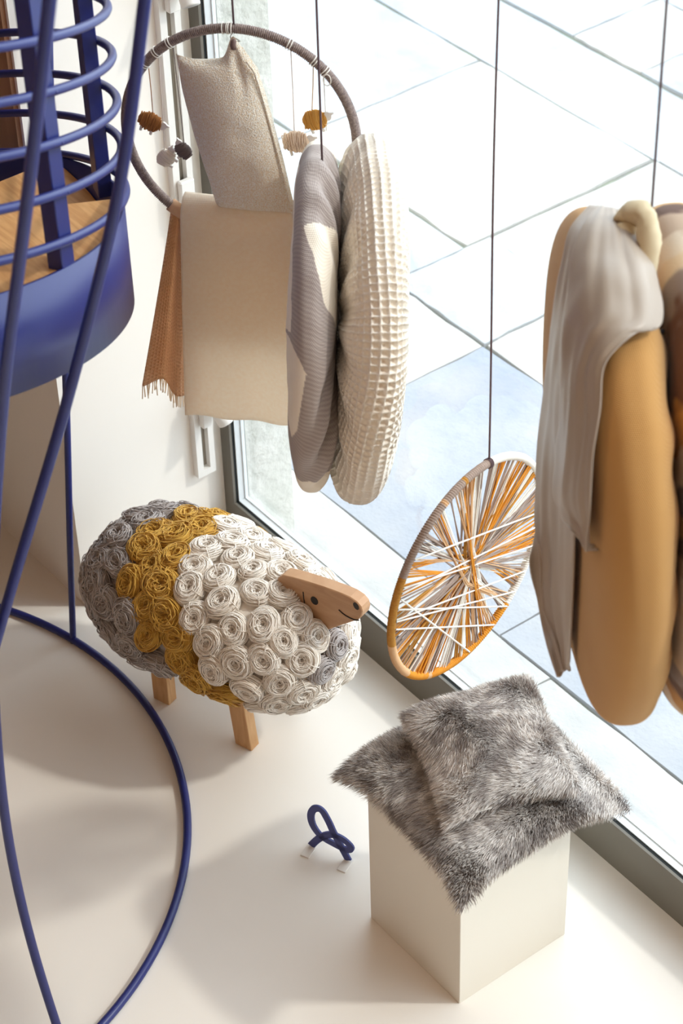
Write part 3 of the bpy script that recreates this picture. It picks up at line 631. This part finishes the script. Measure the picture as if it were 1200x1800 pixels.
q = (a / 9.5 + .35 * np.sin(np.radians(b) * 2 + 1) + 2.2 * (vnoise(P0, 5, 23) - .5) + .5 * (vnoise(P0, 40, 24) - .5)) % 10; i0 = q.astype(int) % 10; fr = np.clip((q - np.floor(q) - .75) / .25, 0, 1)[:, None]
o = obj('rolled_blanket', V, F, 'blanket_stripe', loc=tuple(PC - [0, 0, .53]), label='brown grey and ochre striped blanket wheel at the right edge', cat='blanket', group='blankets bundled into hanging wheels'); tint(o, cols[i0] * (1 - fr) + cols[(i0 + 1) % 10] * fr)
cp = np.array([2.312, -.46, 2.58])
hg = wheel_must
obj('cord', *tube(cord_pts(cp, 6.5), .0026, 8), 'cord_purple', hg)
# taupe satin scarf
S1 = [[(2.164,-0.478,2.545),(2.176,-0.477,2.549),(2.186,-0.474,2.551),(2.195,-0.47,2.552),(2.203,-0.466,2.553),(2.209,-0.459,2.551)],[(2.185,-0.543,2.535),(2.21,-0.553,2.546),(2.23,-0.56,2.554),(2.249,-0.565,2.561),(2.266,-0.568,2.566),(2.28,-0.568,2.568)],[(2.215,-0.588,2.504),(2.245,-0.603,2.521),(2.271,-0.613,2.533),(2.293,-0.621,2.543),(2.314,-0.627,2.551),(2.331,-0.629,2.555)],[(2.222,-0.61,2.437),(2.265,-0.636,2.465),(2.299,-0.653,2.486),(2.328,-0.667,2.502),(2.353,-0.675,2.513),(2.374,-0.681,2.522)],[(2.18,-0.584,2.291),(2.257,-0.639,2.354),(2.316,-0.678,2.399),(2.363,-0.706,2.431),(2.397,-0.722,2.452),(2.426,-0.733,2.469)],[(2.104,-0.526,2.074),(2.181,-0.578,2.141),(2.268,-0.641,2.219),(2.358,-0.708,2.301),(2.418,-0.748,2.353),(2.46,-0.77,2.385)],[(2.08,-0.515,1.884),(2.147,-0.554,1.945),(2.217,-0.599,2.011),(2.3,-0.657,2.091),(2.409,-0.74,2.201),(2.483,-0.792,2.272)],[(2.126,-0.558,1.773),(2.167,-0.573,1.811),(2.218,-0.598,1.861),(2.29,-0.644,1.935),(2.386,-0.715,2.038),(2.494,-0.798,2.155)],[(2.207,-0.627,1.75),(2.216,-0.613,1.751),(2.246,-0.619,1.778),(2.309,-0.657,1.845),(2.396,-0.72,1.941),(2.497,-0.797,2.054)],[(2.245,-0.647,1.671),(2.255,-0.637,1.68),(2.284,-0.645,1.711),(2.34,-0.68,1.775),(2.413,-0.732,1.863),(2.495,-0.793,1.96)],[(2.293,-0.672,1.636),(2.301,-0.665,1.642),(2.323,-0.671,1.667),(2.366,-0.697,1.718),(2.423,-0.737,1.786),(2.485,-0.783,1.861)],[(2.367,-0.717,1.641),(2.371,-0.711,1.643),(2.376,-0.706,1.647),(2.397,-0.717,1.672),(2.428,-0.738,1.711),(2.469,-0.768,1.761)],[(2.43,-0.749,1.631),(2.432,-0.746,1.632),(2.433,-0.743,1.633),(2.434,-0.74,1.634),(2.435,-0.737,1.634),(2.437,-0.734,1.635)]]
S2 = [[(2.202,-0.491,2.561),(2.211,-0.49,2.563),(2.219,-0.489,2.565),(2.227,-0.487,2.566),(2.233,-0.483,2.565),(2.237,-0.478,2.564),(2.24,-0.471,2.56)],[(2.239,-0.563,2.565),(2.265,-0.566,2.574),(2.286,-0.563,2.578),(2.304,-0.557,2.579),(2.32,-0.55,2.579),(2.333,-0.539,2.575),(2.336,-0.519,2.563)],[(2.271,-0.614,2.544),(2.313,-0.623,2.564),(2.344,-0.621,2.573),(2.367,-0.612,2.576),(2.385,-0.599,2.574),(2.4,-0.581,2.569),(2.396,-0.544,2.545)],[(2.305,-0.653,2.513),(2.359,-0.669,2.544),(2.395,-0.668,2.558),(2.42,-0.657,2.562),(2.441,-0.641,2.561),(2.455,-0.619,2.555),(2.453,-0.58,2.532)],[(2.332,-0.683,2.474),(2.396,-0.707,2.514),(2.439,-0.71,2.534),(2.468,-0.701,2.54),(2.49,-0.684,2.539),(2.508,-0.664,2.534),(2.513,-0.63,2.516)],[(2.347,-0.698,2.442),(2.403,-0.723,2.483),(2.442,-0.732,2.507),(2.47,-0.73,2.52),(2.491,-0.722,2.526),(2.507,-0.709,2.527),(2.52,-0.693,2.526)],[(2.363,-0.712,2.41),(2.41,-0.736,2.448),(2.445,-0.748,2.472),(2.47,-0.752,2.488),(2.491,-0.752,2.499),(2.507,-0.747,2.505),(2.521,-0.74,2.509)],[(2.369,-0.718,2.362),(2.416,-0.746,2.403),(2.451,-0.763,2.432),(2.475,-0.769,2.45),(2.496,-0.773,2.465),(2.513,-0.773,2.476),(2.528,-0.771,2.484)],[(2.365,-0.714,2.274),(2.428,-0.757,2.333),(2.472,-0.784,2.372),(2.503,-0.796,2.396),(2.526,-0.802,2.413),(2.546,-0.805,2.426),(2.562,-0.805,2.435)],[(2.294,-0.648,2.083),(2.413,-0.745,2.206),(2.478,-0.791,2.269),(2.522,-0.817,2.309),(2.552,-0.829,2.334),(2.576,-0.836,2.352),(2.595,-0.839,2.366)],[(2.317,-0.673,2.002),(2.409,-0.743,2.099),(2.482,-0.797,2.176),(2.534,-0.83,2.228),(2.568,-0.847,2.261),(2.593,-0.855,2.282),(2.614,-0.86,2.299)],[(2.43,-0.751,2.066),(2.49,-0.797,2.128),(2.53,-0.824,2.168),(2.563,-0.845,2.199),(2.587,-0.857,2.22),(2.607,-0.865,2.236),(2.624,-0.871,2.249)],[(2.554,-0.84,2.152),(2.571,-0.85,2.167),(2.584,-0.857,2.178),(2.596,-0.863,2.188),(2.607,-0.868,2.197),(2.617,-0.872,2.205),(2.627,-0.876,2.212)],[(2.624,-0.877,2.178),(2.624,-0.877,2.177),(2.625,-0.877,2.177),(2.627,-0.878,2.178),(2.627,-0.878,2.177),(2.628,-0.879,2.177),(2.63,-0.88,2.178)]]
sat = empty('satin_scarf', (2.43, -.74, 1.63), 'taupe satin scarf draped over the mustard blanket wheel', 'scarf')
def drape(G, na, nb, name, amp, off, seed, mt, par, th):
    P = resample(np.array(G), na, nb); du = np.gradient(P, axis=0); dv = np.gradient(P, axis=1); n = np.cross(du, dv); n /= np.linalg.norm(n, axis=2)[..., None] + 1e-12
    n *= np.sign((n * (CAMP - P)).sum(2))[..., None]
    s = np.linspace(0, 1, na)[:, None]; w = np.linspace(0, 1, nb)[None]
    d = amp * (np.sin(w * 19 + 4 * s + seed) * .5 + np.sin(w * 33 - 6 * s + seed * 2) * .3) * (.25 + .75 * s) + amp * 2.2 * (vnoise(P * np.array([1, 1, .25]), 16, seed + 30) - .5)
    return obj(name, *sheet(P + n * (d + off)[..., None], th), mt, par)
drape(S1, 80, 40, 'back_fold', .0050, .006, 1, 'satin_taupe', sat, .004)
drape(S2, 90, 50, 'front_fold', .0055, .012, 4, 'satin_taupe', sat, .004)
drape([[tuple(np.array(p) + np.array([-.012, -.006, -.012])) for p in r] for r in S1[6:]], 40, 24, 'inner_fold', .003, -.012, 2, 'satin_taupe', sat, .004)
# cream cloth loop at the knot
W2 = np.array([2.318, -.55, 2.018]); rt = np.array([.57, .82, 0])
lp = empty('cloth_loop', (2.39, -.52, 2.33), 'cream cloth loop tied between the mustard and striped wheels', 'cloth')
LOOPS = [([(2.289, -0.51, 2.59), (2.287, -0.494, 2.603), (2.315, -0.49, 2.61), (2.346, -0.505, 2.601), (2.378, -0.521, 2.559), (2.418, -0.55, 2.5), (2.434, -0.56, 2.447)], [0.015, 0.022, 0.025, 0.023, 0.018, 0.014, 0.006]), ([(2.294, -0.511, 2.584), (2.322, -0.529, 2.56), (2.364, -0.546, 2.523), (2.401, -0.557, 2.495)], [0.019, 0.020, 0.017, 0.008])]
for k, (P_, r_) in enumerate(LOOPS):
    P_ = resample(np.array(P_)[:, None].repeat(2, 1), 24, 2)[:, 0]; rr = np.interp(np.linspace(0, 1, 24), np.linspace(0, 1, len(r_)), r_)
    V, F = tube(P_, rr, 16); V = V + ((vnoise(V, 45, 41 + k) - .5) * .018)[:, None] * np.array([.57, .82, .3]); obj('fold', V, F, 'cloth_cream', lp)
clp = empty('clip', (2.468, -0.581, 2.462), 'black clip with dark tassel between the mustard and striped wheels', 'clip')
t = np.linspace(0, 1, 10)
obj('band', *tube(np.array([(2.461, -0.585, 2.465), (2.478, -0.59, 2.461), (2.475, -0.574, 2.46)]), .006, 8), 'black_clip', clp)
for k in range(7):
    b0 = np.array((2.474, -0.584, 2.453)) + np.array([.57, .82, 0]) * random.uniform(-.006, .006); z = np.linspace(0, 1, 8)
    obj('tassel', *tube(b0 + np.stack([.02 * z + .003 * np.sin(z * 9 + k), .01 * z, -z * random.uniform(.05, .10)], -1), .0022, 5), 'black_clip', clp)

# ------------------------------------------------------------ string-art hoop
sc_ = np.array([1.633, -.331, 1.15]); saz, sti, SR = 1.783, .033, .312
SU = np.array([math.cos(saz), math.sin(saz), 0]); SN = np.array([-math.sin(saz) * math.cos(sti), math.cos(saz) * math.cos(sti), math.sin(sti)]); SW = np.cross(SU, SN); SW = SW if SW[2] > 0 else -SW
if SN @ (CAMP - sc_) < 0: SN = -SN
yh = empty('string_hoop', tuple(sc_ - [0, 0, SR]), 'hoop strung with orange white and taupe yarn hanging from a cord', 'hoop')
def spos(phi, r, o=0.0): return sc_ + r * math.cos(phi) * SU + r * math.sin(phi) * SW + o * SN
V, F = wrapped_ring(sc_, SU, SW, SN, SR, .0105, 300, 4, 10)
ro = obj('ring', V, F, 'yarn_taupe', yh); names = ['yarn_taupe', 'yarn_cream', 'yarn_ochre', 'yarn_peach', 'yarn_orange']
for nme in names[1:]: ro.data.materials.append(MATS[nme])
fa = (np.arange(len(F)) // 10) / (len(F) / 10) * 360; mi = np.zeros(len(F), np.int32)
for lo, hi, k in ((-1, 78, 1), (78, 150, 0), (150, 188, 2), (188, 218, 3), (218, 305, 4), (305, 361, 1), (20, 24, 3), (95, 97, 2), (110, 112, 3), (238, 241, 3)): mi[(fa >= lo) & (fa < hi)] = k
ro.data.polygons.foreach_set('material_index', mi)
r = np.random.default_rng(5)
def strand(p0, p1, m, rad, o0, o1, mid=None):
    a = spos(p0, SR - .004, o0); b = spos(p1, SR - .004, o1); P = [a, b] if mid is None else [a, mid, b]
    obj('yarn_strand', *tube(P, rad, 5, False, False), m, yh, smooth=True)
hub = lambda: sc_ + SU * np.clip(r.normal(0, .018), -.03, .03) + SW * np.clip(r.normal(0, .025), -.04, .04) + SN * r.normal(0, .008)
wts = {'yarn_orange': .28, 'yarn_taupe': .22, 'yarn_cream': .26, 'yarn_ochre': .14, 'yarn_peach': .10}; nm = list(wts); pw = np.array(list(wts.values()))
cnt = 0
for c in range(62):   # bundles of near-parallel strands
    p0 = c / 62 * 2 * np.pi + r.normal(0, .04); m = r.choice(nm, p=pw); n = int(r.choice([3, 4, 6], p=[.4, .35, .25])); h = hub(); p1 = p0 + np.pi + r.normal(0, .22)
    for k in range(n):
        strand(p0 + (k - n / 2) * .012, p1 + (k - n / 2) * r.uniform(.01, .03), m, r.uniform(.0015, .0022), r.uniform(-.006, .006), r.uniform(-.006, .006), h + SU * (k - n / 2) * .0025 + SN * r.normal(0, .002)); cnt += 1
for p0, p1 in ((3.0, 5.65), (3.02, 5.45), (2.75, 6.1), (3.1, 5.1), (2.8, 4.75), (2.7, 5.9), (2.45, 6.25), (2.9, 5.3)):
    strand(p0, p1, 'yarn_cream', .0026, .010, .010, None); cnt += 1
ck = sc_ + SR * (math.cos(1.36) * SU + math.sin(1.36) * SW)
obj('cord', *tube(cord_pts(ck, 6.5, .003, 80), .0026, 8), 'cord_purple', yh)
for k in range(3):
    a = 1.36 + .015 * (k - 1); t = np.linspace(0, 2 * np.pi, 13)[:-1]; rr = SR + .012 * np.cos(t)
    obj('cord_tie', *tube(sc_ + (rr * math.cos(a))[:, None] * SU + (rr * math.sin(a))[:, None] * SW + (.012 * np.sin(t))[:, None] * SN, .002, 5, True), 'cord_purple', yh)

# ------------------------------------------------------------ pedestal and fur cushions
obj('pedestal', *box(1.612, 2.0, -.657, -.272, 0, .5, .0015), 'pedestal_white', loc=(1.806, -.4645, 0), smooth=False, label='white square pedestal under the fur cushions', cat='pedestal')
def cushion(name, M, hx, hy, T, n, label, length, droop, seed, sag=0.0, extra=None):
    """pillow with four pointed corners; M maps local to world; fur strands are real blades"""
    g = np.random.default_rng(seed)
    def surf(u, v, side):
        cu, cv = 1 - .10 * (1 - v * v) * 1.0, 1 - .10 * (1 - u * u)
        x = hx * u * (1 - .09 * (1 - v * v)); y = hy * v * (1 - .09 * (1 - u * u))
        th_ = ((1 - np.abs(u) ** 2.4).clip(0) * (1 - np.abs(v) ** 2.4).clip(0)) ** .55
        z = side * T * th_ * (1.0 if side > 0 else .75)
        z = z - droop * (np.abs(u) ** 3 * np.abs(v) ** 3)
        if extra is not None: z = z + extra(u, v) * (1 if side > 0 else .6)
        L_ = np.stack([x, y, z, np.ones_like(x)], -1); return (L_ @ M.T)[..., :3]
    base = (np.array([0, 0, -T, 1]) @ M.T)[:3]
    root = empty(name, tuple(base), label, 'cushion', 'grey fur cushions on the pedestal')
    u, v = np.meshgrid(np.linspace(-1, 1, 40), np.linspace(-1, 1, 40), indexing='ij'); F = gridF(40, 40)
    V = np.concatenate([surf(u, v, 1).reshape(-1, 3), surf(u, v, -1).reshape(-1, 3)])
    cov = obj('cover', V, np.concatenate([F, F[:, ::-1] + 1600]), 'fur_base', root)
    uu = g.uniform(-1, 1, n); vv_ = g.uniform(-1, 1, n); nt = int(n * .8)
    pts, nrm = [], []
    for sl_, side in ((slice(0, nt), 1), (slice(nt, n), -1)):
        a, b = uu[sl_], vv_[sl_]; e = .01; p = surf(a, b, side); du = surf(np.clip(a + e, -1, 1), b, side) - surf(np.clip(a - e, -1, 1), b, side); dv = surf(a, np.clip(b + e, -1, 1), side) - surf(a, np.clip(b - e, -1, 1), side)
        q = np.cross(du, dv) * side; q /= np.linalg.norm(q, axis=1)[:, None] + 1e-12; pts.append(p); nrm.append(q)
    p = np.concatenate(pts); q = np.concatenate(nrm)
    edge = np.maximum(np.abs(uu), np.abs(vv_)); out = (np.stack([uu * np.abs(uu) ** 5, vv_ * np.abs(vv_) ** 5, 0 * uu, 0 * uu], -1) @ M.T)[:, :3]
    comb = (np.array([[.25, -1.0, 0, 0]]) @ M.T)[0, :3]; comb = comb / np.linalg.norm(comb)
    fl = np.stack([vnoise(p, 9, seed) - .5, vnoise(p, 9, seed + 1) - .5, vnoise(p, 9, seed + 2) - .5], -1) * 2.6
    d = q * .55 + comb * .6 + fl * .8 + out * .9 + g.normal(0, .16, (n, 3)); d -= q * np.minimum((d * q).sum(1) - .22, 0)[:, None]; d /= np.linalg.norm(d, axis=1)[:, None]
    ln = length * g.uniform(.6, 1.15, n); sd_ = np.cross(d, q + g.normal(0, .4, (n, 3))); sd_ /= np.linalg.norm(sd_, axis=1)[:, None] + 1e-12; wd_ = g.uniform(.0005, .0010, n)[:, None]
    m1 = p + d * (ln * .55)[:, None] + q * (.003); tip = p + d * ln[:, None] + comb * .003 - np.array([0, 0, .0025])
    Vf = np.stack([p - sd_ * wd_, p + sd_ * wd_, m1 - sd_ * wd_ * .8, m1 + sd_ * wd_ * .8, tip], 1).reshape(-1, 3); k = np.arange(n)[:, None] * 5
    Ff = np.concatenate([k + np.array([[0, 1, 3]]), k + np.array([[0, 3, 2]]), k + np.array([[2, 3, 4]])])
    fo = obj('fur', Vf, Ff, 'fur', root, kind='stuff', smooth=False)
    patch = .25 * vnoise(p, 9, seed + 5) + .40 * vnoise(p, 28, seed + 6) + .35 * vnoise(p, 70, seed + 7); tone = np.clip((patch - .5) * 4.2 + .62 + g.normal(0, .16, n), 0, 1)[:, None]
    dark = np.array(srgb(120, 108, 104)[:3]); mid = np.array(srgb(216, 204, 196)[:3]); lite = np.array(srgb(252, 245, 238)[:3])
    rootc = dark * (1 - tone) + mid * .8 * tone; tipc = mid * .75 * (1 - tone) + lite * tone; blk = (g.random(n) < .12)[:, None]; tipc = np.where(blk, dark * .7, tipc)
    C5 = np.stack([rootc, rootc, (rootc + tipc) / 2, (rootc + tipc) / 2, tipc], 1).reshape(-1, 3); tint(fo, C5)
    return root
def frame_of(c, xdir, ydir):
    x = np.array(xdir, float); x /= np.linalg.norm(x); y = np.array(ydir, float); y -= x * (x @ y); y /= np.linalg.norm(y); z = np.cross(x, y)
    M = np.eye(4); M[:3, 0], M[:3, 1], M[:3, 2], M[:3, 3] = x, y, z, c; return M
big = cushion('fur_cushion', frame_of((1.805, -.42, .563), (1, -.05, -.01), (.05, 1, .01)), .280, .280, .080, 130000, 'large grey fur cushion lying flat on the white pedestal', .030, .055, 51)
sm = cushion('fur_cushion', frame_of((1.82, -.405, .685), (.94, -.36, -.12), (.36, .94, .08)), .188, .176, .066, 80000, 'smaller grey fur cushion resting on top of the large one', .030, .02, 61)
M_ = frame_of((1.82, -.405, .685), (.94, -.36, -.12), (.36, .94, .08))
V, F = box(-.004, .016, -.022, .022, -.001, .001)
L4 = np.concatenate([V, np.ones((8, 1))], 1); L4[:, 0] += .172; L4[:, 1] -= .085; L4[:, 2] += .012
obj('care_label', (L4 @ M_.T)[:, :3], F, 'label_white', sm, smooth=False)

# ------------------------------------------------------------ blue logo stand
la = np.array([1.293, -.629, 0.0]); lu = np.array([.914, .406, 0]); lnr = np.array([.406, -.914, 0])
lg = empty('logo_stand', tuple(la + lu * .06), 'small blue looped logo figure standing on two white feet', 'logo')
C_ = np.array([(.0026, .006), (.017, .030), (.0321, .0520), (.0555, .077), (.0784, .0895), (.1055, .0885), (.1251, .0786), (.1352, .066), (.1300, .0530), (.1142, .0470), (.0946, .049), (.0746, .0529), (.053, .0575), (.035, .0661), (.0212, .081), (.0112, .1005), (.0070, .121), (.0075, .141), (.013, .160), (.0225, .1735), (.0369, .1790), (.0478, .172), (.0558, .158), (.0675, .1328), (.0787, .1037), (.0997, .0592), (.1255, .006)])
C_ = resample(C_[:, None].repeat(2, 1), 120, 2)[:, 0]; T_ = np.gradient(C_, axis=0); T_ /= np.linalg.norm(T_, axis=1)[:, None]; Nn_ = np.stack([-T_[:, 1], T_[:, 0]], -1); hw = .0112
sec = []
for t in (-.003, .003):
    for s in (-hw, hw): q = C_ + Nn_ * s; sec.append(la + q[:, :1] * lu + q[:, 1:].clip(.001) * np.array([0, 0, 1.]) + lnr * t)
S_ = np.stack([sec[0], sec[1], sec[3], sec[2]], 1); F = gridF(120, 4, False, True); F = [tuple(q) for q in F.tolist()] + [(3, 2, 1, 0), tuple(119 * 4 + i for i in range(4))]
obj('loop', S_.reshape(-1, 3), F, 'logo_blue', lg, smooth=False)
for x in (.005, .125):
    V, F = box(-.014, .014, -.008, .045, 0, .004, .001); obj('foot', la + V[:, :1] * lu + V[:, 1:2] * lnr + V[:, 2:] * np.array([0, 0, 1.]) + lu * x, F, 'white_plastic', lg, smooth=False)
